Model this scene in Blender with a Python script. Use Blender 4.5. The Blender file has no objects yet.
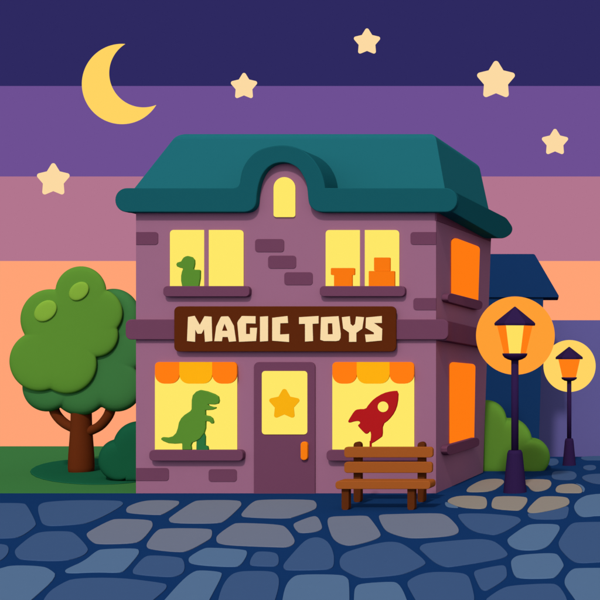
import bpy, math, random
from mathutils import Vector, Matrix
from mathutils.geometry import tessellate_polygon
random.seed(7)
R = math.radians
S = bpy.context.scene
COL = S.collection

# ------------------------------------------------------------------ camera model
F = 1140.0            # focal length, photo pixels
D0 = 20.0             # distance from the camera to the shop front
PX, PY = 760.0, 349.0 # principal point of the shifted lens
CZ = 145 * D0 / F     # eye height
def U(px, py, Y):     # photo pixel -> point on the vertical plane y = Y
    d = D0 + Y
    return Vector(((px - PX) * d / F, Y, (PY - py) * d / F + CZ))
def G(px, py, z=0.0):
    d = (CZ - z) * F / (py - PY)
    return Vector(((px - PX) * d / F, d - D0, z))
def SP(px, py, X):    # on the plane x = X (the shop's side wall)
    d = X * F / (px - PX)
    return Vector((X, d - D0, (PY - py) * d / F + CZ))

# ------------------------------------------------------------------ materials
def lin(c):
    c /= 255
    return c / 12.92 if c <= .04045 else ((c + .055) / 1.055) ** 2.4
def L3(rgb): return tuple(lin(v) for v in rgb)
#BASE-BEGIN
BASE = {"wall": [0.2993, 0.1256, 0.2078], "trim": [0.1462, 0.0487, 0.095], "roof": [0.0123, 0.1272, 0.1525], "fascia": [0.0075, 0.0909, 0.1094], "sign": [0.1008, 0.0195, 0.0043], "letters": [0.92, 0.6985, 0.3708], "orange": [0.92, 0.1839, 0.0053], "amber": [0.8757, 0.3886, 0.0046], "handle": [0.92, 0.2023, 0.0057], "leaf": [0.1005, 0.2554, 0.0289], "leafdark": [0.0453, 0.1785, 0.0484], "leaf_highlight": [0.2153, 0.404, 0.0407], "evergreen": [0.0076, 0.0891, 0.0402], "bark": [0.1225, 0.0233, 0.0055], "grass": [0.0466, 0.1928, 0.0503], "slat": [0.3294, 0.0871, 0.0157], "benchleg": [0.105, 0.0241, 0.0056], "mortar": [0.0067, 0.0353, 0.1277], "stone_a": [0.0468, 0.0972, 0.2159], "stone_b": [0.0902, 0.1667, 0.2922], "stone_windowlit": [0.1554, 0.1802, 0.2494], "stone_lamplit": [0.2735, 0.2448, 0.207], "iron": [0.0249, 0.0105, 0.0564], "navy": [0.0072, 0.0354, 0.1261], "violet": [0.1239, 0.1084, 0.3325], "dino": [0.095, 0.2488, 0.0272], "dinodark": [0.0259, 0.1662, 0.0473], "red": [0.4207, 0.0103, 0.0124], "tree_shadow": [0.009, 0.1027, 0.0448], "star_amber": [0.92, 0.4269, 0.0052]}
#BASE-END
SEEN = dict(wall=(148,98,126), trim=(107,62,88), roof=(32,107,117), fascia=(21,86,95), sign=(90,38,14),
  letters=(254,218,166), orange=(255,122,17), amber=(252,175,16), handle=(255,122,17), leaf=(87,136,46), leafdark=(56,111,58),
  leaf_highlight=(126,168,56), evergreen=(20,81,53), bark=(91,38,14), grass=(56,112,58), slat=(156,81,34), benchleg=(90,42,17),
  mortar=(18,49,92), stone_a=(59,84,124), stone_b=(82,109,143), stone_windowlit=(108,113,131), stone_lamplit=(138,128,120),
  iron=(45,27,69), navy=(18,49,91), violet=(89,84,140), dino=(87,136,46), dinodark=(45,112,62), red=(173,26,29), tree_shadow=(20,81,53), star_amber=(252,175,16))
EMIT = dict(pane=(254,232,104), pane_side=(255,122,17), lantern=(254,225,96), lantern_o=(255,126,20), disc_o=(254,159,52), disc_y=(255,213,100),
  moon=(255,212,98), star=(252,218,163), porthole=(254,232,104))
MATS = {}
def mat(n):
    if n in MATS: return MATS[n]
    m = bpy.data.materials.new(n); m.use_nodes = True
    nt = m.node_tree; b = nt.nodes['Principled BSDF']
    if n in EMIT:
        b.inputs['Base Color'].default_value = (0, 0, 0, 1)
        b.inputs['Specular IOR Level'].default_value = 0
        b.inputs['Emission Color'].default_value = (*L3(EMIT[n]), 1)
        b.inputs['Emission Strength'].default_value = 1
    else:
        c = BASE.get(n) or tuple(min(.9, v / .8) for v in L3(SEEN[n]))
        b.inputs['Roughness'].default_value = .95
        b.inputs['Specular IOR Level'].default_value = 0.0
        # a barely visible mottling of the paint / leaf / stone
        tc = nt.nodes.new('ShaderNodeTexCoord'); no = nt.nodes.new('ShaderNodeTexNoise')
        no.inputs['Scale'].default_value = 5; no.inputs['Detail'].default_value = 4
        mr = nt.nodes.new('ShaderNodeMapRange')
        mr.inputs['To Min'].default_value = .985; mr.inputs['To Max'].default_value = 1.015
        mx = nt.nodes.new('ShaderNodeVectorMath'); mx.operation = 'SCALE'
        mx.inputs[0].default_value = c
        nt.links.new(tc.outputs['Object'], no.inputs['Vector'])
        nt.links.new(no.outputs['Fac'], mr.inputs['Value'])
        nt.links.new(mr.outputs['Result'], mx.inputs['Scale'])
        nt.links.new(mx.outputs['Vector'], b.inputs['Base Color'])
    MATS[n] = m
    return m

# ------------------------------------------------------------------ 2D outlines (photo pixels, y down)
def fillet(pts, r, n=4):
    N = len(pts); out = []
    rr = r if isinstance(r, (list, tuple)) else [r] * N
    for i, p in enumerate(pts):
        p = Vector(p[:2]); a = Vector(pts[i - 1][:2]); c = Vector(pts[(i + 1) % N][:2]); q = rr[i]
        u = a - p; v = c - p; lu, lv = u.length, v.length
        if q <= 0 or lu < 1e-6 or lv < 1e-6: out.append(tuple(p)); continue
        u /= lu; v /= lv
        ang = math.acos(max(-1, min(1, u.dot(v))))
        if ang > 3.05 or ang < .05: out.append(tuple(p)); continue
        t = min(q / math.tan(ang / 2), lu * .48, lv * .48); q = t * math.tan(ang / 2)
        cen = p + (u + v).normalized() * (q / math.sin(ang / 2))
        s = p + u * t - cen; e = p + v * t - cen
        a0 = math.atan2(s.y, s.x); a1 = math.atan2(e.y, e.x)
        da = (a1 - a0 + math.pi) % (2 * math.pi) - math.pi
        for k in range(n + 1):
            w = a0 + da * k / n
            out.append((cen.x + q * math.cos(w), cen.y + q * math.sin(w)))
    return out
def rrect(x0, y0, x1, y1, r, n=5): return fillet([(x0, y0), (x1, y0), (x1, y1), (x0, y1)], r, n)
def chaikin(pts, k=2):
    for _ in range(k):
        o = []
        for i in range(len(pts)):
            a, b = pts[i], pts[(i + 1) % len(pts)]
            o += [(a[0] * .75 + b[0] * .25, a[1] * .75 + b[1] * .25), (a[0] * .25 + b[0] * .75, a[1] * .25 + b[1] * .75)]
        pts = o
    return pts
def star2(cx, cy, r, rin=.565, rnd=.13, rot=0):
    p = []
    for i in range(10):
        a = -math.pi / 2 + i * math.pi / 5 + rot; q = r if i % 2 == 0 else r * rin
        p.append((cx + q * math.cos(a), cy + q * math.sin(a)))
    return fillet(p, [r * rnd if i % 2 == 0 else r * .02 for i in range(10)], 5)
def crop(s, ox, oy, pts): return [(ox + x / s, oy + y / s) for x, y in pts]
def circ(cx, cy, r, n=28): return [(cx + r * math.cos(2 * math.pi * i / n), cy + r * math.sin(2 * math.pi * i / n)) for i in range(n)]

# ------------------------------------------------------------------ mesh builder
class MB:
    def __init__(s): s.v = []; s.f = []; s.m = []; s.sm = []; s.mats = []
    def mi(s, n):
        if n not in s.mats: s.mats.append(n)
        return s.mats.index(n)
    def add(s, vs, fs, m, smooth=False):
        b = len(s.v); s.v += [Vector(v) for v in vs]; k = s.mi(m)
        for f in fs: s.f.append([b + i for i in f]); s.m.append(k); s.sm.append(smooth)
        return s
    def prism(s, loop, ext, m, holes=(), bev=0.0, seg=2):
        """closed 3D planar loop pushed along ext; the front rim is rounded by bev"""
        ext = Vector(ext)
        loops = [list(map(Vector, loop))] + [list(map(Vector, h)) for h in holes]
        if bev and not holes:
            P = loops[0]; n = len(P)
            nor = -ext.normalized()
            area = Vector((0, 0, 0))
            for i in range(n): area += P[i].cross(P[(i + 1) % n])
            sgn = 1 if area.dot(nor) > 0 else -1
            offs = []
            for i in range(n):
                a = (P[i] - P[i - 1]); b = (P[(i + 1) % n] - P[i])
                if a.length < 1e-7: a = b
                if b.length < 1e-7: b = a
                na = nor.cross(a.normalized()) * sgn; nb = nor.cross(b.normalized()) * sgn
                q = na + nb
                q = q.normalized() if q.length > 1e-6 else na
                offs.append(q / max(.6, q.dot(na)))
            rings = []
            for k in range(seg + 1):
                t = (math.pi / 2) * k / seg
                ins = bev * (1 - math.sin(t)) ; dep = bev * (1 - math.cos(t))
                rings.append([P[i] + offs[i] * ins - nor * dep for i in range(n)])
            # t=0: inset bev, depth 0 -> t=90: inset 0, depth bev
            rings.append([p + ext for p in P])
            vs = [v for r in rings for v in r]; fs = []
            for r in range(len(rings) - 1):
                for i in range(n):
                    j = (i + 1) % n
                    fs.append((r * n + i, r * n + j, (r + 1) * n + j, (r + 1) * n + i))
            s.add(vs, fs, m)
            base = 0
            for q, flip in ((0, False), (len(rings) - 1, True)):
                ids = tuple(range(n)); s.add(rings[q], [ids[::-1] if flip else ids], m)
            return s
        allp = [p for l in loops for p in l]; N = len(allp)
        vs = allp + [p + ext for p in allp]
        if holes:
            tri = tessellate_polygon(loops)
            fs = [tuple(t) for t in tri] + [tuple(i + N for i in t[::-1]) for t in tri]
        else:
            fs = [tuple(range(N)), tuple(range(N, 2 * N))[::-1]]
        b = 0
        for l in loops:
            n = len(l)
            fs += [(b + i, b + (i + 1) % n, N + b + (i + 1) % n, N + b + i) for i in range(n)]
            b += n
        return s.add(vs, fs, m)
    def slab(s, pts, Y, t, m, holes=(), bev=0.0, seg=2, face=0.0, facez=0.0):
        """photo outline on the plane y=Y, pushed back by t"""
        return s.prism([U(x, y, Y) for x, y in pts], (face * t, t, facez * t), m, [[U(x, y, Y) for x, y in h] for h in holes], bev, seg)
    def side(s, pts, X, t, m, bev=0.0):
        return s.prism([SP(x, y, X) for x, y in pts], (-t, 0, 0), m, (), bev)
    def rings(s, rs, m, smooth=True, cap=True):
        n = len(rs[0]); vs = [v for r in rs for v in r]; fs = []
        for r in range(len(rs) - 1):
            for i in range(n):
                j = (i + 1) % n
                fs.append((r * n + i, r * n + j, (r + 1) * n + j, (r + 1) * n + i))
        s.add(vs, fs, m, smooth)
        if cap:
            s.add(rs[0], [tuple(range(n))[::-1]], m); s.add(rs[-1], [tuple(range(n))], m)
        return s
    def lathe(s, c, prof, m, n=24, smooth=True, rot=0):
        return s.rings([[Vector((c[0] + r * math.cos(rot + 2 * math.pi * i / n), c[1] + r * math.sin(rot + 2 * math.pi * i / n), z)) for i in range(n)] for r, z in prof], m, smooth)
    def tube(s, path, rad, m, n=12, sy=1.0):
        P = [Vector(p) for p in path]; rs = []
        for i, p in enumerate(P):
            d = (P[min(i + 1, len(P) - 1)] - P[max(i - 1, 0)]).normalized()
            a = Vector((0, 1, 0)) if abs(d.y) < .9 else Vector((1, 0, 0))
            b = d.cross(a).normalized(); a = b.cross(d).normalized()
            r = rad[i] if isinstance(rad, (list, tuple)) else rad
            rs.append([p + a * (r * sy * math.cos(2 * math.pi * k / n)) + b * (r * math.sin(2 * math.pi * k / n)) for k in range(n)])
        return s.rings(rs, m)
    def puff(s, outline, Y, T, m, c=None, e=3.6, nr=12):
        """cushion: outline in photo pixels on mid plane Y, bulging T to the front and back"""
        P = [U(x, y, Y) for x, y in outline]
        C = U(c[0], c[1], Y) if c else sum(P, Vector()) / len(P)
        dirv = Vector((C.x / (D0 + Y), 1, 0))
        n = len(P); us = [math.sin(math.pi / 2 * k / nr) for k in range(nr, 0, -1)]
        rs = []
        for sgn in (-1, 1):
            row = []
            for u in us:
                h = T * max(0, 1 - u ** e) ** (1 / e)
                row.append([C + (p - C) * u + dirv * (sgn * h) for p in P])
            rs.append(row)
        allr = rs[0][::-1] + rs[1][1:]
        vs = [v for r in allr for v in r] + [C - dirv * T, C + dirv * T]
        fs = []
        for r in range(len(allr) - 1):
            for i in range(n):
                j = (i + 1) % n; fs.append((r * n + i, r * n + j, (r + 1) * n + j, (r + 1) * n + i))
        a = len(allr) * n
        for i in range(n):
            j = (i + 1) % n
            fs.append((a, j, i)); fs.append((a + 1, (len(allr) - 1) * n + i, (len(allr) - 1) * n + j))
        return s.add(vs, fs, m, True)
    def build(s, name, parent=None, label=None, cat=None, group=None, kind=None):
        me = bpy.data.meshes.new(name)
        off = Vector((0, 0, 0))
        if parent is None and kind is None:
            lo = Vector([min(v[i] for v in s.v) for i in range(3)]); hi = Vector([max(v[i] for v in s.v) for i in range(3)])
            off = Vector(((lo.x + hi.x) / 2, (lo.y + hi.y) / 2, lo.z))
        elif parent is not None:
            off = wloc(parent)
        me.from_pydata([tuple(v - off) for v in s.v], [], s.f)
        for n in s.mats: me.materials.append(mat(n))
        me.polygons.foreach_set('material_index', s.m); me.polygons.foreach_set('use_smooth', s.sm)
        import bmesh
        bm = bmesh.new(); bm.from_mesh(me)
        bmesh.ops.remove_doubles(bm, verts=bm.verts, dist=1e-5)
        bmesh.ops.recalc_face_normals(bm, faces=bm.faces)
        bm.to_mesh(me); bm.free(); me.update()
        o = bpy.data.objects.new(name, me); COL.objects.link(o)
        if parent is not None: o.parent = parent
        else: o.location = off
        return tag(o, label, cat, group, kind)
def wloc(o):
    v = Vector((0, 0, 0))
    while o is not None: v += o.location; o = o.parent
    return v
def tag(o, label=None, cat=None, group=None, kind=None):
    if label: o['label'] = label
    if cat: o['category'] = cat
    if group: o['group'] = group
    if kind: o['kind'] = kind
    return o
def empty(name, loc, label, cat, group=None):
    o = bpy.data.objects.new(name, None); COL.objects.link(o); o.location = loc
    o.empty_display_size = .3
    return tag(o, label, cat, group)
def union_outline(circles, c, n=150):
    out = []
    for k in range(n):
        a = 2 * math.pi * k / n; dx, dy = math.cos(a), math.sin(a); best = 0
        for x, y, r in circles:
            fx, fy = c[0] - x, c[1] - y
            b = fx * dx + fy * dy; q = b * b - (fx * fx + fy * fy - r * r)
            if q >= 0: best = max(best, -b + math.sqrt(q))
        out.append((c[0] + dx * best, c[1] + dy * best))
    return out

# ================================================================== SETTING
# ---- sky backdrop: level bands of dusk colour on a great curved screen far behind
SKY = MB()
YB = 62.0; Dn = D0 + YB
def zb(py): return (PY - py) * Dn / F + CZ
bz = [-26, zb(261), zb(176.5), zb(86), 42]
bc = [(255,163,118), (179,117,143), (110,79,148), (46,41,98)]
path = [(-150, YB - 14), (-120, YB - 4), (-95, YB), (45, YB), (70, YB - 4), (95, YB - 14)]
for i, nm in enumerate(['sky_orange', 'sky_rose', 'sky_purple', 'sky_navy']):
    EMIT[nm] = bc[i]
    for k in range(len(path) - 1):
        (x0, y0), (x1, y1) = path[k], path[k + 1]
        SKY.add([(x0, y0, bz[i]), (x1, y1, bz[i]), (x1, y1, bz[i + 1]), (x0, y0, bz[i + 1])], [(0, 1, 2, 3)], nm)
SKY.build('sky', kind='structure')

# ---- ground: grass sheet on a hilltop, falling away behind the square
YC = 145 * D0 / (446.3 - PY) - D0      # crest of the lawn
GR = MB()
xs = [-175 + 10 * i for i in range(33)]
ys = [(-45, 0), (-20, 0), (0, 0), (YC, 0), (YC + 2, -.35), (YC + 6, -1.6), (60, -24)]
YC2 = 145 * D0 / (457.2 - PY) - D0     # the square's edge on the right is nearer
def crest(x, y): return y if y < .5 or x < -8.6 else (YC2 if y == YC else (y - YC + YC2 if y < 40 else y))
xs = [x for x in xs if x < -10] + [-9.6, -8.0] + [x for x in xs if x > -7][:40]
NX = len(xs)
vs = [(x, crest(x, y), z) for y, z in ys for x in xs]
fs = [(j * NX + i, j * NX + i + 1, (j + 1) * NX + i + 1, (j + 1) * NX + i) for j in range(len(ys) - 1) for i in range(NX - 1)]
GR.add(vs, fs, 'grass'); GR.build('ground', kind='structure')

XL = U(136, 494, 0).x; XR = U(436, 494, 0).x
PL = MB()
loop = [(-60, -32, .012), (60, -32, .012), (60, YC2, .012), (XR - 2.2, YC2, .012), (XR - 2.2, 0, .012), (-60, 0, .012)]
PL.prism([Vector(p) for p in loop], (0, 0, -.008), 'mortar')
St = []
A = (5, 0, 490); B = (5, 80, 490); C = (5, 150, 490); D = (5, 230, 490); E = (5, 300, 490); H = (5, 360, 490); I = (5, 430, 490); J = (6, 500, 500); K = (5, 480, 450)
b1, b2, gy, tn = 'stone_a', 'stone_b', 'stone_windowlit', 'stone_lamplit'  # grey and tan: window and lamp light pools painted into the stone colour
def st(m, fr, *p):
    q = [a for i, a in enumerate(p) if math.dist(a, p[i - 1]) > 3]
    St.append((m, crop(*fr, q)))
st(b1, A, (-90,65),(0,65),(115,65),(135,75),(180,160),(178,180),(110,230),(60,240),(-90,240))
st(b1, A, (187,90),(200,68),(240,58),(380,50),(590,52),(615,60),(615,75),(530,125),(450,160),(400,170),(250,180),(215,170),(203,150))
st(b1, A, (72,310),(80,290),(160,225),(210,207),(340,205),(375,215),(440,285),(438,310),(400,335),(310,355),(110,348),(85,335))
st(b1, A, (-60,268),(25,270),(45,285),(40,320),(0,355),(-60,365))
st(b2, A, (-90,415),(0,392),(60,375),(210,380),(250,395),(290,430),(155,550),(60,630),(-90,630))
st(b2, A, (322,405),(335,392),(420,355),(480,305),(510,295),(685,290),(697,305),(690,325),(630,395),(605,412),(480,408),(340,415))
st(b1, A, (200,580),(240,510),(310,465),(370,440),(600,437),(820,465),(835,475),(830,495),(770,545),(690,610),(190,620))
st(gy, B, (228,100),(240,80),(300,58),(360,50),(490,52),(498,62),(490,75),(420,118),(395,124),(240,115))
st(gy, B, (30,225),(40,208),(150,150),(190,143),(350,148),(365,165),(360,190),(310,250),(270,265),(90,270),(60,258))
st(gy, C, (92,148),(100,135),(210,60),(245,50),(445,50),(458,65),(455,80),(380,150),(345,166),(110,165))
st(gy, C, (-20,280),(-10,255),(30,205),(60,190),(300,192),(312,205),(308,235),(290,250),(200,300),(150,310),(0,295))
st(b1, B, (262,405),(270,388),(315,338),(350,324),(500,335),(518,350),(525,385),(515,415),(480,430),(430,433),(270,420))
st(b2, C, (190,350),(200,330),(265,292),(300,287),(475,297),(487,310),(480,335),(455,372),(430,383),(300,378),(205,368))
st(b2, C, (40,585),(160,450),(215,408),(250,400),(355,408),(362,425),(295,550),(260,620),(10,620))
st(gy, D, (55,125),(62,110),(110,60),(150,47),(410,47),(430,60),(435,80),(425,97),(330,130),(290,142),(70,135))
st(gy, D, (-70,248),(-65,225),(10,172),(40,163),(255,172),(285,190),(325,245),(320,270),(290,284),(240,284),(0,275),(-60,265))
st(b1, D, (98,365),(105,340),(125,312),(150,306),(220,310),(242,325),(245,360),(235,378),(200,380),(105,377))
st(b1, D, (-65,570),(-40,480),(0,425),(40,408),(100,404),(210,405),(240,425),(247,460),(235,520),(200,620),(-70,620))
st(gy, D, (315,175),(325,162),(410,130),(440,132),(460,175),(460,195),(430,208),(350,215),(330,200))
st(b1, D, (265,380),(275,360),(350,275),(385,245),(430,234),(470,243),(500,270),(520,320),(520,370),(510,390),(470,397),(285,400),(270,392))
st(b2, D, (258,570),(275,480),(310,435),(350,421),(550,422),(585,435),(597,460),(597,620),(255,620))
st(gy, E, (135,150),(150,132),(240,130),(330,127),(350,138),(405,215),(400,235),(350,255),(260,277),(210,272),(165,245),(145,195))
st(b1, E, (198,345),(215,320),(250,302),(400,262),(470,257),(520,270),(600,330),(626,355),(628,372),(540,412),(480,425),(330,437),(290,435),(210,395),(198,372))
st(b2, E, (270,520),(275,485),(300,467),(460,457),(490,465),(515,500),(535,550),(560,620),(268,620))
st(gy, H, (92,135),(100,122),(180,120),(380,115),(430,122),(480,170),(497,200),(485,220),(420,232),(280,240),(220,235),(140,210),(115,185))
st(b1, I, (135,130),(150,117),(280,117),(430,130),(455,145),(452,160),(380,205),(330,223),(300,222),(200,203))
st(b1, I, (-55,290),(-40,272),(0,263),(230,243),(310,250),(350,275),(390,315),(385,330),(340,345),(110,383),(70,382),(20,360),(-40,305))
st(b1, H, (233,465),(250,445),(300,420),(370,408),(500,412),(540,425),(555,460),(572,530),(570,560),(560,620),(320,620),(250,500))
st(b1, I, (218,410),(235,398),(350,375),(378,378),(385,410),(383,440),(300,495),(270,502),(250,490),(225,435))
st(b2, J, (42,245),(50,225),(150,155),(195,143),(340,143),(360,160),(355,185),(300,265),(260,290),(200,300),(110,298),(60,275))
st(b2, J, (63,375),(75,350),(110,330),(230,320),(330,318),(355,335),(383,385),(380,400),(340,455),(310,468),(110,470),(80,445))
st(b1, J, (350,265),(355,240),(400,170),(430,140),(470,132),(720,130),(720,365),(600,370),(480,377),(430,365),(365,300))
st(b1, J, (-90,600),(-60,575),(0,535),(60,512),(310,498),(350,512),(380,550),(405,600),(415,680),(-90,680))
st(b2, J, (385,490),(395,455),(430,415),(470,407),(720,407),(720,680),(500,680),(455,600),(395,520))
st(b2, K, (468,290),(475,265),(500,240),(550,220),(720,215),(720,335),(600,325),(520,335),(490,325))
st(tn, K, (235,312),(235,312),(240,290),(290,240),(320,230),(430,233),(448,250),(446,272),(446,273),(400,290),(330,305),(280,313))
st(b1, K, (235,315),(235,316),(280,316),(330,308),(400,293),(446,276),(446,276),(440,325),(425,346),(280,347),(245,337))
st(tn, K, (55,275),(65,240),(90,230),(225,232),(240,245),(230,270),(205,298),(180,302),(65,293))
st(tn, I, (84,55),(100,40),(150,27),(270,30),(285,48),(285,80),(270,93),(200,91),(140,82),(105,68),(84,57))
st(b2, I, (74,66),(80,58),(105,70),(140,84),(142,89),(90,86),(78,78))
st(tn, (3.333,420,450), (153,135),(165,120),(210,97),(270,95),(283,105),(270,118),(240,138),(160,140))
st(tn, K, (215,146),(340,145),(358,160),(355,180),(330,200),(280,207),(255,200),(240,178),(215,165))
st(tn, K, (375,197),(390,175),(440,168),(475,169),(500,180),(511,197),(511,213),(480,214),(385,213))
st(b2, K, (478,167),(505,172),(525,190),(523,205),(513,212),(513,196),(502,180),(482,169))
st(b1, K, (358,125),(365,108),(400,104),(465,105),(483,120),(483,135),(465,150),(380,148),(360,140))
st(b1, K, (508,140),(515,128),(560,118),(720,118),(720,172),(580,170),(530,155))
st(b1, K, (500,40),(520,30),(720,28),(720,50),(560,50),(520,50))
st(b1, K, (512,88),(525,76),(570,74),(583,85),(575,98),(530,100))
st(b1, K, (330,45),(380,40),(395,55),(390,70),(370,76),(330,76))
for m, p in St:
    unlit_part = (m, len(p)) in ((b1, 9), (b2, 7), (b2, 8)) and max(v[1] for v in p) - min(v[1] for v in p) < 17  # unlit blue parts along the painted light pool's edge, set lower
    w = [G(x, y, .018 if unlit_part else .021) for x, y in chaikin(p, 2)]
    PL.prism(w, (0, 0, -.01), m, (), 0 if unlit_part else .003, 2)
# stones of the rest of the square, beyond the picture's edges
def inframe(x, y):
    d = y + D0
    if d < 1.5: return False
    px = PX + x * F / d; py = PY + CZ * F / d
    return -16 < px < 624 and py < 618
gy0 = -30.0
row = 0
while gy0 < YC2 - 1.1:
    h = random.uniform(.75, 1.05); x = -34 + random.uniform(0, 1)
    while x < 26:
        w = random.uniform(.9, 1.7)
        cx, cy = x + w / 2, gy0 + h / 2
        ok = all(not inframe(cx + a * w / 2, cy + b * h / 2) for a in (-1, 0, 1) for b in (-1, 0, 1))
        if cy > -.6 and cx < XR + 1.2: ok = False
        if gy0 + h > -.1 and x < XR + 1: ok = False
        if ok:
            p = []
            k = random.choice((5, 6, 6, 7)); a0 = random.uniform(0, 6.28)
            for q in range(k):
                a = a0 + 2 * math.pi * q / k + random.uniform(-.15, .15)
                ca, sa = math.cos(a), math.sin(a); e = 1 / max(abs(ca), abs(sa)) * .5 + .5
                p.append((cx + ca * e * (w / 2 - .07), cy + sa * e * (h / 2 - .06)))
            p = chaikin(p, 2)
            PL.prism([Vector((a, b, .021)) for a, b in p], (0, 0, -.01), random.choice((b1, b1, b1, b2, b2)), (), .003, 1)
        x += w
    gy0 += h; row += 1
PL.build('plaza', kind='structure')

# ================================================================== MOON AND STARS
def arc(cx, cy, r, a0, a1, n): return [(cx + r * math.cos(a0 + (a1 - a0) * k / n), cy + r * math.sin(a0 + (a1 - a0) * k / n)) for k in range(n + 1)]
oc = (122, 84); ic = (143.6, 73)
_d = math.hypot(ic[0] - oc[0], ic[1] - oc[1]); _a = (40.2 ** 2 - 34.5 ** 2 + _d * _d) / (2 * _d); _h = math.sqrt(40.2 ** 2 - _a * _a)
_e = ((ic[0] - oc[0]) / _d, (ic[1] - oc[1]) / _d)
t1 = (oc[0] + _a * _e[0] + _h * _e[1], oc[1] + _a * _e[1] - _h * _e[0]); t2 = (oc[0] + _a * _e[0] - _h * _e[1], oc[1] + _a * _e[1] + _h * _e[0])
a1 = math.atan2(t1[1] - oc[1], t1[0] - oc[0]); a2 = math.atan2(t2[1] - oc[1], t2[0] - oc[0])
o_arc = arc(*oc, 40.2, a1, a2 - 2 * math.pi, 60)
b2a = math.atan2(t2[1] - ic[1], t2[0] - ic[0]); b1a = math.atan2(t1[1] - ic[1], t1[0] - ic[0]) + 2 * math.pi
i_arc = arc(*ic, 34.5, b2a, b1a, 50)
mp = o_arc + i_arc[1:-1]
MB().slab(mp, 56, .5, 'moon', face=(122 - PX) / F, facez=(PY - 84) / F).build('moon', None, 'large yellow crescent moon in the upper left of the sky', 'moon')
for x, y, r, lb in ((53.3, 180.2, 19.4, 'pale star low on the left, level with the shop roof'),
                    (244, 86.6, 15.6, 'small pale star between the moon and the topmost star'),
                    (367, 42.1, 15.6, 'small pale star highest in the dark blue sky'),
                    (496, 80.6, 22.4, 'largest pale star, upper right above the roof corner'),
                    (555, 142.6, 15.6, 'small pale star near the right edge in the purple band')):
    MB().slab(star2(x, y, r), 56, .4, 'star', face=(x - PX) / F, facez=(PY - y) / F).build('star', None, lb, 'star', 'stars in the evening sky')

# ================================================================== SHOP
shop = empty('toy_shop', ((XL + XR) / 2, 0, 0), 'two storey mauve toy shop with teal roof and lit yellow windows', 'shop')
W = MB()
# front wall outline with the raised arched gable
front = [(136, 494), (136, 204), (240, 204), (247, 196), (251, 178), (256, 163), (268, 155), (284, 152.5), (298, 156), (309, 166), (314, 182), (317, 196), (324, 204), (436, 204), (436, 494)]
W.slab(front, 0, .3, 'wall')
zt = U(0, 204, 0).z
pb = SP(483, 472.5, XR); pt = SP(491.2, 234, XR)
Yb_top = pb.y + (pt.y - pb.y) * ((zt - pb.z) / (pt.z - pb.z))
vs = [(XL, .3, 0), (XR, .3, 0), (XR, pb.y, 0), (XL, pb.y, 0), (XL, .3, zt), (XR, .3, zt), (XR, Yb_top, zt), (XL, Yb_top, zt)]
W.add(vs, [(0, 1, 5, 4), (1, 2, 6, 5), (2, 3, 7, 6), (3, 0, 4, 7), (4, 5, 6, 7), (0, 3, 2, 1)], 'wall')
for x0, y0, x1, y1, c in ((136, 232, 158, 244.7, 'l'), (255, 239, 284, 252, ''), (268, 255.6, 296, 268.5, ''), (284.2, 272.2, 312.6, 285, ''),
                       (410.4, 232, 436, 244.6, 'r'), (413.3, 298, 436, 310, 'r'), (136, 468, 168.7, 480.8, 'l'), (208.5, 469.2, 236.7, 481.7, '')):
    r = [0 if c == 'l' else 3, 0 if c == 'r' else 3, 0 if c == 'r' else 3, 0 if c == 'l' else 3]
    W.slab(fillet([(x0, y0), (x1, y0), (x1, y1), (x0, y1)], r, 4), -.01, .02, 'trim', (), .003)
W.build('wall', shop)

# roof
def frust(bot, top, m, mb):
    mb.add(bot + top, [(0, 1, 5, 4), (1, 2, 6, 5), (2, 3, 7, 6), (3, 0, 4, 7), (4, 5, 6, 7), (3, 2, 1, 0)], m)
Yr = .8; inset = .253
bl, br = U(133.5, 189.5, Yr), U(445, 189.5, Yr)
zr0 = bl.z; tr = U(435, 132.9, Yr + inset); tl = U(178, 132.9, Yr + inset); zr1 = tr.z
d_tb = (D0 + Yr + inset) / .8615
trb = Vector(((480 - PX) * d_tb / F - .03, d_tb - D0, zr1))
_n = (tr - br).cross(trb - br)
brb = Vector((br.x - (_n.y * (4.35 - br.y)) / _n.x, 4.35, zr0)); blb = Vector((bl.x, 4.35, zr0)); tlb = Vector((tl.x, trb.y, zr1))
import bmesh
RF = MB()
bm = bmesh.new()
vv = [bm.verts.new(p) for p in (bl, br, brb, blb, tl, tr, trb, tlb)]
for f in [(0, 1, 5, 4), (1, 2, 6, 5), (2, 3, 7, 6), (3, 0, 4, 7), (4, 5, 6, 7), (3, 2, 1, 0)]: bm.faces.new([vv[i] for i in f])
bm.edges.ensure_lookup_table()
te = [e for e in bm.edges if all(v.co.z > zr1 - .01 for v in e.verts)]
bmesh.ops.bevel(bm, geom=te, offset=.13, segments=5, profile=.5, affect='EDGES', clamp_overlap=True)
bm.verts.ensure_lookup_table(); bm.verts.index_update()
RF.add([v.co.copy() for v in bm.verts], [[v.index for v in f.verts] for f in bm.faces], 'roof')
bm.free()
roof = RF.build('roof', shop)
def smooth(pts, n=4):
    # Catmull-Rom through an open run of points
    P = [Vector(p) for p in pts]; o = []
    for i in range(len(P) - 1):
        a, b, c, d = P[max(i - 1, 0)], P[i], P[i + 1], P[min(i + 2, len(P) - 1)]
        for k in range(n):
            t = k / n
            q = .5 * ((2 * b) + (c - a) * t + (2 * a - 5 * b + 4 * c - d) * t * t + (3 * b - a - 3 * c + d) * t ** 3)
            o.append((q.x, q.y))
    return o + [tuple(P[-1])]
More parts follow.
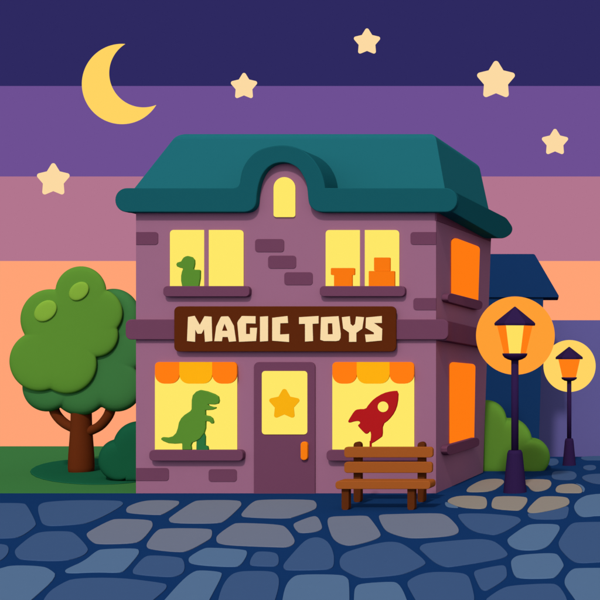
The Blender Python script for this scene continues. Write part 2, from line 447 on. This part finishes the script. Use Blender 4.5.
# front fascia with the arch, rounded ends
PF = -.15
outer = [(115, 188), (233, 188), (238, 186), (240.3, 180), (242.5, 170), (248, 160), (257, 151.5), (269, 147), (284, 145.4), (299, 148.6), (311, 157), (319, 168), (323.3, 179), (325, 188), (457, 188)]
inner = [(457, 212), (322, 212), (316, 210.8), (311, 207), (308.5, 202), (307.4, 192), (306, 183), (303, 176), (298.5, 169), (292, 164.5), (284, 162.3), (275, 163.4), (268, 167.3), (262.5, 174), (258.8, 183), (256.6, 194), (255.8, 203), (253.4, 208), (249, 211), (244, 212), (115, 212)]
so_ = smooth(outer[1:14]); si_ = smooth(inner[1:-1])
outer = [outer[0]] + so_ + [outer[-1]]; inner = [inner[0]] + si_ + [inner[-1]]
rr = [11.9] + [0] * len(so_) + [11.9, 11.9] + [0] * len(si_) + [11.9]
fo = fillet(outer + inner, rr, 8)
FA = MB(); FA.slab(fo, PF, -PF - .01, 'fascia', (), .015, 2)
cx_ = (445 - PX) * (D0 + PF) / F; cz_ = U(0, 200, PF).z
cbx = (501.8 - PX) * 24.0 / F; cbz = (PY - 227.3) * 24.0 / F + CZ
# side and rear gutters: round rolls
def capsule(a, b, r, m, mb, r2=None):
    r2 = r2 or r; a, b = Vector(a), Vector(b); d = (b - a).normalized(); pts = []; rad = []
    for k in range(6):
        t = math.pi / 2 * k / 5; pts.append(a - d * r * math.cos(t)); rad.append(max(.002, r * math.sin(t)))
    for k in range(6):
        t = math.pi / 2 * k / 5; pts.append(b + d * r2 * math.sin(t)); rad.append(max(.002, r2 * math.cos(t)))
    mb.tube(pts, rad, m, 24)
rg = 11.8 * (D0 + PF) / F
Xo = (450.5 - PX) * (D0 + PF) / F
FA.side(fillet([(451.2, 189.6), (506.5, 217.8), (515.5, 231), (502, 240.4), (451.2, 211.2)], [0, 11, 8, 11, 0], 8), Xo, .46, 'fascia', .012)
xl_ = (127 - PX) * (D0 + PF) / F
capsule((xl_, PF + .24, cz_), (xl_, 4.1, cbz), rg, 'fascia', FA)
capsule((xl_, 4.1, cbz), (-5.6, 4.1, cbz), .17, 'fascia', FA)
# soffit closing the eaves
so = [Vector((xl_, .02, zr0 - .22)), Vector((XR + .1, .02, zr0 - .22)), Vector((XR + .1, 4.0, zr0 - .22)), Vector((xl_, 4.0, zr0 - .22))]
FA.prism(so, (0, 0, .12), 'fascia')
# arched dormer body running back into the roof
arch = [(240, 196)] + so_[8:] + [(325, 196)]
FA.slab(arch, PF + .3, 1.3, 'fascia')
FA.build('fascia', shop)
# shade under the side eave, painted as a dark strip
co = MB(); co.side([(436.6, 206), (492, 227), (491, 241.6), (436.6, 220.5)], XR + .014, .03, 'trim', .003); co.build('eave_shade', shop)

# ledge between the storeys
LG = MB()
LG.slab(rrect(125.4, 319.4, 448, 339.6, 5.5), -.075, .073, 'trim', (), .012)
LG.side(fillet([(446.4, 320.2), (493, 331.5), (492, 348.6), (446.4, 340.6)], [0, 4.5, 4.5, 0], 5), XR + .185, .183, 'trim', .01)
LG.build('ledge', shop)

def window(frame_pts, Y, panes, sill, mats='pane', sidewin=False):
    f = MB()
    if sidewin: f.side(frame_pts, XR + .012, .01, 'trim')
    else: f.slab(frame_pts, -.012, .01, 'wall')
    fo_ = f.build('window', shop)
    for p in panes:
        q = MB()
        if sidewin: q.side(p, XR + .03, .016, mats)
        else: q.slab(p, -.03, .016, mats)
        q.build('pane', fo_)
    if sill:
        q = MB()
        if sidewin: q.side(sill, XR + .11, .108, 'trim', .01)
        else: q.slab(sill, Y, -Y - .002, 'trim', (), .012)
        q.build('sill', fo_)
    return fo_
w = window(rrect(170, 230, 243.2, 288, 3), -.1, [fillet([(169.9, 229.9), (203.7, 229.9), (203.7, 288), (169.9, 288)], [3.5, 0, 0, 0]), fillet([(208.8, 229.9), (243.2, 229.9), (243.2, 288), (208.8, 288)], [0, 3.5, 0, 0])], rrect(163, 286, 249.2, 296.7, 4))
w = window(rrect(325.6, 230, 399, 288, 3), -.1, [fillet([(325.6, 230), (359.6, 230), (359.6, 288), (325.6, 288)], [3.5, 0, 0, 0]), fillet([(364.8, 230), (399, 230), (399, 288), (364.8, 288)], [0, 3.5, 0, 0])], rrect(319.5, 286, 404.8, 296.5, 4))
cap = [(295, 217), (273.5, 217)] + arc(284.25, 187.8, 10.75, math.pi, 2 * math.pi, 16)
cap = fillet(cap, [2.5, 2.5] + [0] * 17, 4)
window(cap, 0, [cap], None)
for x0, x1, s0, s1 in ((154.9, 236.8, 149, 242.6), (332.3, 414, 326.3, 420)):
    window([(x0 + .5, 364), (x1 - .5, 364), (x1 - .5, 449), (x0 + .5, 449)], -.12, [fillet([(x0, 362.5), (x1, 362.5), (x1, 449.8), (x0, 449.8)], [4, 4, 0, 0])], rrect(s0, 450, s1, 461, 4.2))
    aw = MB()
    a, b_ = x0 + 24.4, x0 + 57.2
    for (q0, q1, m, r) in ((x0, a, 'orange', [4, 0, 9.5, 9.5]), (a, b_, 'amber', [0, 0, 9.5, 9.5]), (b_, x1, 'orange', [0, 4, 9.5, 9.5])):
        pts = fillet([(q0, 362), (q1, 362), (q1, 383.7), (q0, 383.7)], r, 6)
        top = [U(x, y, -.05 - .07 * (y - 362) / 22) for x, y in pts]
        aw.prism(top, (0, .03, 0), m)
    aw.build('awning', shop)
# side windows
window(fillet([(452, 237.5), (479.8, 248), (478.2, 301), (452, 293.5)], 2), 0, [fillet([(452, 236.5), (480, 247), (478.2, 303), (452, 294.5)], [4, 4, 0, 0])], fillet([(448, 292.2), (483, 301.3), (482, 310.7), (447.6, 301.6)], 3.6), 'pane_side', True)
window(fillet([(450.4, 363), (475, 365), (474.2, 437), (450.4, 444)], 2), 0, [fillet([(450.3, 361.8), (475.5, 364.2), (474.2, 440), (450.3, 447)], [3.5, 3.5, 0, 0])], fillet([(446.8, 445.7), (479.6, 436.3), (479.4, 446), (447.2, 456.4)], 3.6), 'pane_side', True)
# door
dr = MB(); dr.slab(fillet([(253.7, 362), (315, 362), (315, 494), (253.7, 494)], [5, 5, 0, 0]), -.03, .028, 'trim', (), .008)
door = dr.build('door', shop)
MB().slab(rrect(261.8, 371, 307, 434.4, 3.2), -.045, .014, 'pane').build('pane', door)
MB().slab(star2(284.2, 404.6, 18, .55, .13), -.062, .015, 'star_amber').build('star_decoration', door, 'amber star on the door glass')
MB().slab(rrect(300.3, 441.7, 307.3, 460.2, 3.2), -.09, .055, 'handle', (), .012).build('handle', door)

# sign board
sg = empty('shop_sign', U(285, 352, -.15), 'dark brown board reading MAGIC TOYS in cream letters above the shop door', 'sign')
MB().slab(rrect(174, 306.3, 396, 351.6, 5), -.11, .033, 'sign', (), .01).build('board', sg)
T = MB()
def letter(ox, pts, hole=None):
    hs = [crop(10, ox, 305, hole)] if hole else []
    T.slab(crop(10, ox, 305, pts), -.12, .009, 'letters', hs)
letter(180, [(80,120),(145,108),(197,200),(245,112),(315,117),(322,360),(250,368),(240,240),(215,287),(175,287),(152,245),(150,368),(70,360)])
letter(180, [(415,115),(480,113),(495,130),(538,210),(560,362),(490,368),(478,320),(425,320),(418,362),(343,362),(362,215),(405,125)], [(445,185),(420,258),(475,258)])
letter(232, [(98,110),(235,112),(235,185),(140,183),(140,290),(180,290),(180,228),(250,228),(240,360),(70,368),(53,180),(60,160)])
letter(232, [(280,117),(360,112),(360,360),(280,366)])
letter(232, [(402,128),(555,110),(560,180),(482,183),(480,295),(570,290),(570,370),(402,357)])
letter(292, [(70,122),(265,110),(265,185),(205,188),(210,360),(130,366),(130,188),(70,190)])
letter(292, [(290,122),(465,112),(487,290),(485,330),(470,355),(440,361),(320,360),(283,348)], [(358,183),(402,183),(407,292),(358,293)])
letter(336, [(58,122),(138,113),(145,190),(168,210),(190,190),(200,115),(280,122),(262,238),(203,278),(203,368),(130,368),(130,275),(72,235)])
letter(336, [(300,125),(458,110),(458,180),(378,180),(462,238),(458,355),(300,370),(290,295),(380,293),(378,275),(295,228)])
T.build('lettering', sg)

# toys in the windows
dino = crop(6, 150, 380, [(65,350),(75,343),(105,346),(135,338),(155,318),(165,290),(172,255),(185,230),(205,210),(240,187),(248,175),(249,120),(255,92),(275,70),(300,60),(340,68),(385,85),(408,100),(413,125),(408,142),(385,148),(342,146),(352,155),(375,162),(395,163),(392,172),(370,180),(345,182),(330,180),(331,213),(355,217),(372,230),(379,250),(378,262),(368,263),(355,250),(332,247),(331,290),(322,320),(300,350),(275,367),(250,377),(243,393),(247,419),(192,419),(192,380),(150,383),(110,380),(80,368),(66,358)])
leg = crop(6, 150, 380, [(322,318),(330,340),(329,393),(345,398),(349,419),(278,419),(279,365),(290,330)])
dn = empty('toy_dinosaur', U(195, 449.8, -.18), 'green toy dinosaur with open mouth in the left shop window', 'toy')
MB().slab(fillet(dino, .8, 2), -.105, .05, 'dino', (), .01).build('body', dn)
MB().slab(fillet(leg, .5, 2), -.09, .045, 'dinodark').build('leg', dn, 'darker green rear leg')
rk = crop(6, 330, 380, [(408,65),(404,140),(385,195),(350,240),(312,268),(313,335),(300,348),(248,383),(240,378),(246,330),(242,310),(235,308),(228,318),(218,325),(205,318),(168,278),(167,270),(178,262),(180,253),(170,246),(140,250),(115,258),(107,250),(112,238),(145,185),(165,175),(213,175),(230,148),(265,110),(320,78),(370,66)])
rt = empty('toy_rocket', U(371, 449.8, -.18), 'red toy rocket tilted to the upper right in the right shop window', 'toy')
MB().slab(chaikin(rk, 1), -.105, .05, 'red', (), .008).build('body', rt)
MB().slab(circ(383, 406.8, 5.3), -.11, .01, 'porthole').build('porthole', rt)
MB().slab([(369.6, 441), (371.2, 441), (371.4, 450.6), (369.4, 450.6)], -.095, .03, 'red').build('peg', rt)
dk = crop(6, 160, 220, [(96,265),(102,255),(125,248),(132,236),(140,225),(152,218),(165,215),(190,222),(205,240),(206,262),(203,280),(197,298),(233,298),(240,304),(239,350),(230,400),(132,400),(125,365),(125,335),(130,310),(138,290),(120,287),(100,278)])
MB().slab(fillet(dk, .8, 2), -.09, .045, 'dino', (), .01).build('toy_duck', None, 'green toy duck facing left on the upper left window sill', 'toy')
pot = [(330.8, 268), (354.5, 268), (354.5, 275), (352, 275), (352, 286.6), (334, 286.6), (334, 275), (330.8, 275)]
MB().slab(fillet(pot, [1, 1, 1, 0, 0, 0, 0, 1]), -.09, .045, 'orange').build('toy_bucket', None, 'orange toy bucket with a wide rim on the upper right sill', 'toy')
MB().slab(rrect(368.7, 271, 394.5, 286.6, .8), -.09, .05, 'orange').build('toy_block', None, 'wide orange block standing on the upper right window sill', 'toy block', 'orange blocks stacked in the upper window')
MB().slab(rrect(374, 257.5, 390, 270.9, .8), -.085, .045, 'orange').build('toy_block', None, 'smaller orange block, on top of the wide block', 'toy block', 'orange blocks stacked in the upper window')

# ================================================================== BENCH
YF = CZ * F / (510.7 - PY) - D0; YR_ = CZ * F / (502.9 - PY) - D0
bn = empty('park_bench', U(382, 510.7, YF), 'brown slatted wooden bench in front of the right shop window', 'bench')
MB().slab(rrect(344, 447, 432.6, 457.6, 3), YR_ - .09, .07, 'slat', (), .01).build('backrest_slat', bn)
MB().slab(rrect(344, 462, 432, 473, 3), YR_ - .09, .07, 'slat', (), .01).build('backrest_slat', bn)
MB().slab(rrect(335.2, 481.0, 430.2, 489.2, 3.2), YF - .06, .3, 'slat', (), .01).build('seat', bn)
for x0, x1 in ((353.3, 360.6), (417.3, 424.6)):
    MB().slab(rrect(x0, 442, x1, 502.9, 3.4), YR_, .11, 'benchleg', (), .01).build('rear_leg', bn)
for x0, x1 in ((341.3, 348.6), (407.1, 414.5)):
    MB().slab(fillet([(x0, 487), (x1, 487), (x1, 510.7), (x0, 510.7)], [0, 0, 3.2, 3.2]), YF, .11, 'benchleg', (), .01).build('leg', bn)
    r_ = MB(); p0 = U((x0 + x1) / 2, 487.0, YF); z0 = p0.z - .05
    r_.prism([Vector((p0.x - .05, YF + .112, z0)), Vector((p0.x + .05, YF + .112, z0)), Vector((p0.x + .05, YF + .112, z0 + .05)), Vector((p0.x - .05, YF + .112, z0 + .05))], (0, YR_ - YF - .12, 0), 'benchleg'); r_.build('rail', bn)

# ================================================================== STREET LAMPS
def lamp(base_y, cx, prof, cap_, glass, tray, disc, dmat, centre_yellow, label):
    d = CZ * F / (base_y - PY); Y = d - D0; k = d / F
    z = lambda py: (PY - py) * k + CZ
    X = (cx - PX) * k
    root = empty('street_lamp', (X, Y, 0), label, 'street lamp', 'street lamps beside the shop')
    yaw = math.atan2(-X, d)   # lantern turned a little towards the square
    MB().lathe((X, Y), [(w * k / 2, z(y)) for y, w in prof['base']], 'iron', 28, False).build('base', root)
    MB().lathe((X, Y), [(w * k / 2, z(y)) for y, w in prof['pole']], 'iron', 24).build('pole', root)
    MB().lathe((X, Y), [(w * k / 2, z(y)) for y, w in tray], 'iron', 28).build('lantern_tray', root)
    cs = 1 / math.cos(R(0))
    r0 = -math.pi / 2 + R(30) + yaw * 1.0
    MB().lathe((X, Y), [(w * k / 2, z(y)) for y, w in cap_], 'iron', 6, False, r0 - R(0)).build('lantern_cap', root)
    (ty, tw), (by, bw) = glass
    ring = lambda w, y: [Vector((X + w * k / 2 * math.cos(r0 + i * math.pi / 3), Y + w * k / 2 * math.sin(r0 + i * math.pi / 3), z(y))) for i in range(6)]
    t_, b_ = ring(tw, ty), ring(bw, by)
    body = MB()
    for i in range(6):
        j = (i + 1) % 6
        mid = (t_[i] + t_[j]) / 2
        front_ = i == 5
        body.add([b_[i], b_[j], t_[j], t_[i]], [(0, 1, 2, 3)], 'lantern' if (front_ and centre_yellow) else 'lantern_o')
    body.add(t_, [tuple(range(6))], 'lantern_o'); body.add(b_, [tuple(range(6))[::-1]], 'lantern_o')
    body.build('lantern_glass', root)
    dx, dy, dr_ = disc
    MB().slab(circ(dx, dy, dr_, 72), Y + tw * k / 2 + .03, .06, dmat, (), .012).build('glow_disc', root, 'lamp glow built as a round emissive disc behind the lantern')  # halo of lamp light, added as a solid emissive disc
    return root
lamp(492.9, 514.9, dict(base=[(492.9, 23), (453, 15), (450.2, 12.5), (450.0, 7.4)], pole=[(451, 7.2), (359, 7.2)]),
     [(325.6, 39.4), (323.6, 40.2), (322, 38), (306.6, 1)], ((325.7, 34.6), (353.5, 21.6)),
     [(360.5, 7), (359.4, 14), (357.6, 20.5), (355.2, 24), (353.4, 24.6), (353.3, 20)],
     (515, 335.6, 39.2), 'disc_o', True, 'nearer tall street lamp with a large orange glow, beside the shop corner')
lamp(465.8, 569.2, dict(base=[(465.8, 13.4), (440.5, 8.6), (438.5, 7), (438.3, 4.4)], pole=[(439, 4.4), (380, 4.4)]),
     [(359.2, 26.6), (357.6, 27), (356.6, 25.6), (346.8, .8)], ((359.3, 21.4), (377.2, 13.4)),
     [(381.2, 4.4), (380.6, 9.5), (379, 14.5), (377.4, 15.6), (377.2, 12)],
     (569.3, 366, 26), 'disc_y', False, 'farther small street lamp with a round yellow glow, near the right edge')

# ================================================================== TREE
YT = CZ * F / (472.5 - PY) - D0
tree = empty('tree', U(81, 472.5, YT), 'round leafy green tree on the lawn left of the shop', 'tree')
tk = MB()
k = (D0 + YT) / F; zz = lambda py: (PY - py) * k + CZ; XT = (81.3 - PX) * k
tk.lathe((XT, YT), [(r * k, zz(y)) for r, y in ((9.5, 473.6), (11.2, 471), (11.6, 467), (11.3, 455), (10.3, 440), (9.4, 425), (8.9, 400), (6, 372))], 'bark', 24)
def limb(p, r):
    p = smooth(p, 3); tk.tube([U(x, y, YT) for x, y in p], [4.7 * k] * len(p), 'bark', 16)
limb([(80, 431), (72.5, 427.5), (65, 423.5), (58.5, 417.5), (54.2, 410), (53, 398)], [4.5, 4.9, 4.8, 4.7, 4.7, 4.5])
limb([(82, 434), (91, 430.5), (99, 426.5), (105, 420.5), (109.5, 413), (112.5, 402), (113, 396)], [4.5, 4.9, 4.9, 4.8, 4.7, 4.6, 4.5])
tk.build('trunk', tree)
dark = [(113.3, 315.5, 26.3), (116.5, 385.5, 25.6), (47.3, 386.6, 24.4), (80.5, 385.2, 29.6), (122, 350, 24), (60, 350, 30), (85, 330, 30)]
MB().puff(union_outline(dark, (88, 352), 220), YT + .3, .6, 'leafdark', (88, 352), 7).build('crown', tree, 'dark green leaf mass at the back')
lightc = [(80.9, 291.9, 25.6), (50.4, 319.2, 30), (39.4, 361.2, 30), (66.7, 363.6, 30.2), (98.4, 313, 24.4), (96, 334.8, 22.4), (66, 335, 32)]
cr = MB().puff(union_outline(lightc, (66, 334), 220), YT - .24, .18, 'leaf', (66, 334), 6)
def oval(cx, cy, a, b, rot):
    o = []
    for i in range(30):
        t = 2 * math.pi * i / 30; x, y = a * math.cos(t), b * math.sin(t)
        o.append((cx + x * math.cos(rot) - y * math.sin(rot), cy + x * math.sin(rot) + y * math.cos(rot)))
    return o
cr.puff(oval(45.5, 311, 12.8, 9.4, R(-40)), YT - .42, .04, 'leaf_highlight', None, 4, 6)  # highlights on the crown, painted as pale ovals
cr.puff(oval(78.9, 291.3, 11.2, 8.3, R(-40)), YT - .42, .04, 'leaf_highlight', None, 4, 6)
cr.build('crown', tree, 'lighter green leaf mass at the front with two painted highlights')

# the tree's cast shadow, painted as a dark oval sheet on the lawn
tree_shadow = MB()
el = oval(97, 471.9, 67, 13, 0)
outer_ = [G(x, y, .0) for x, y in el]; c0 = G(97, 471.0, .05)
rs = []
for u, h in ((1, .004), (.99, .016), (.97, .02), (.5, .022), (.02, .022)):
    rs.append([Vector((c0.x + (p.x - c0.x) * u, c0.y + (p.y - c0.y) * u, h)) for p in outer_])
tree_shadow.rings(rs, 'tree_shadow'); tree_shadow.build('tree_shadow_patch', None, 'painted oval shadow of the tree on the lawn', 'painted shadow', None, 'stuff')

# bushes
def bush(circles, c, Y, T, m, clipy, label, e=3.6):
    o = union_outline(circles, c, 200)
    o = [(x, min(y, clipy)) for x, y in o]
    MB().puff(o, Y, T, m, c, e + 3).build('bush', None, label, 'bush')
YB1 = CZ * F / (480 - PY) - D0
bush([(118, 459.5, 19.6), (139, 448, 26.4), (150, 465, 28)], (128, 468), YB1, .4, 'evergreen', 480, 'dark green rounded bush against the left wall of the shop')
YB2 = CZ * F / (472.2 - PY) - D0
bush([(486.5, 420.5, 20.2), (509.5, 441, 22.5), (532.5, 456, 17.2), (495, 452, 30), (470, 440, 24), (536, 461, 11.5)], (500, 452), YB2 + .55, .5, 'leaf', 472.4, 'bright green three lobed bush behind the nearer street lamp', 4.2)

# ================================================================== HOUSES BEHIND
def ext_along(px, Y, t): return Vector(((px - PX) / F, 1, 0)) * t
hs = empty('house', ((500 - PX) * 30.5 / F, 10.5, -1.3), 'dark navy house with a sloping roof behind the shop', 'house')
Yh = 10.5; dh = D0 + Yh; gyy = PY + (CZ + 1.3) * F / dh
MB().prism([U(440, gyy, Yh), U(537.4, gyy, Yh), U(543.4, 296, Yh), U(440, 296, Yh)], ext_along(540, Yh, 1.7), 'navy').build('wall', hs)
MB().prism([U(x, y, Yh - .06) for x, y in fillet([(425, 297.2), (559.7, 297.2), (534.5, 254), (450, 254)], [.5, 1.2, 2.5, 2], 3)], ext_along(548, Yh, 1.9), 'navy').build('roof', hs)
vb = MB()
Yv = 14.0; vy = PY + (CZ + 2.2) * F / (D0 + Yv)
vb.prism([U(500, vy, Yv), U(700, vy, Yv), U(700, 320.2, Yv), U(500, 320.2, Yv)], (0, 5, 0), 'violet')
vb.build('building', None, 'plain dusky violet building at the right edge', 'building')

# ================================================================== CAMERA, LIGHT
cam = bpy.data.cameras.new('camera'); co_ = bpy.data.objects.new('camera', cam); COL.objects.link(co_)
co_.location = (0, -D0, CZ); co_.rotation_euler = (R(90), 0, 0)
cam.sensor_width = 36; cam.lens = F / 600 * 36; cam.shift_x = (300 - PX) / 600; cam.shift_y = (PY - 300) / 600
cam.clip_end = 1000; S.camera = co_

EL, AZ = 43.0, -5.0     # sun height; degrees to the left of the camera's side
sd = Vector((-math.sin(R(AZ)) * math.cos(R(EL)), -math.cos(R(AZ)) * math.cos(R(EL)), math.sin(R(EL))))
sl = bpy.data.lights.new('sun', 'SUN'); sl.energy = 1.95; sl.angle = R(4); sl.color = (1, .92, .86)
so_ = bpy.data.objects.new('sun', sl); COL.objects.link(so_)
so_.rotation_euler = sd.to_track_quat('Z', 'Y').to_euler()
wd = bpy.data.worlds.new('World'); S.world = wd; wd.use_nodes = True
nt = wd.node_tree; bg = nt.nodes['Background']
sk = nt.nodes.new('ShaderNodeTexSky'); sk.sky_type = 'NISHITA'; sk.sun_disc = False
sk.sun_elevation = R(EL); sk.sun_rotation = math.atan2(sd.x, sd.y)
hsn = nt.nodes.new('ShaderNodeHueSaturation'); hsn.inputs['Saturation'].default_value = .3
nt.links.new(sk.outputs['Color'], hsn.inputs['Color']); nt.links.new(hsn.outputs['Color'], bg.inputs['Color'])
bg.inputs['Strength'].default_value = .15
S.view_settings.view_transform = 'Standard'; S.view_settings.look = 'None'; S.view_settings.exposure = 0; S.view_settings.gamma = 1
S.view_settings.use_curve_mapping = False
S.cycles.max_bounces = 4; S.cycles.diffuse_bounces = 2
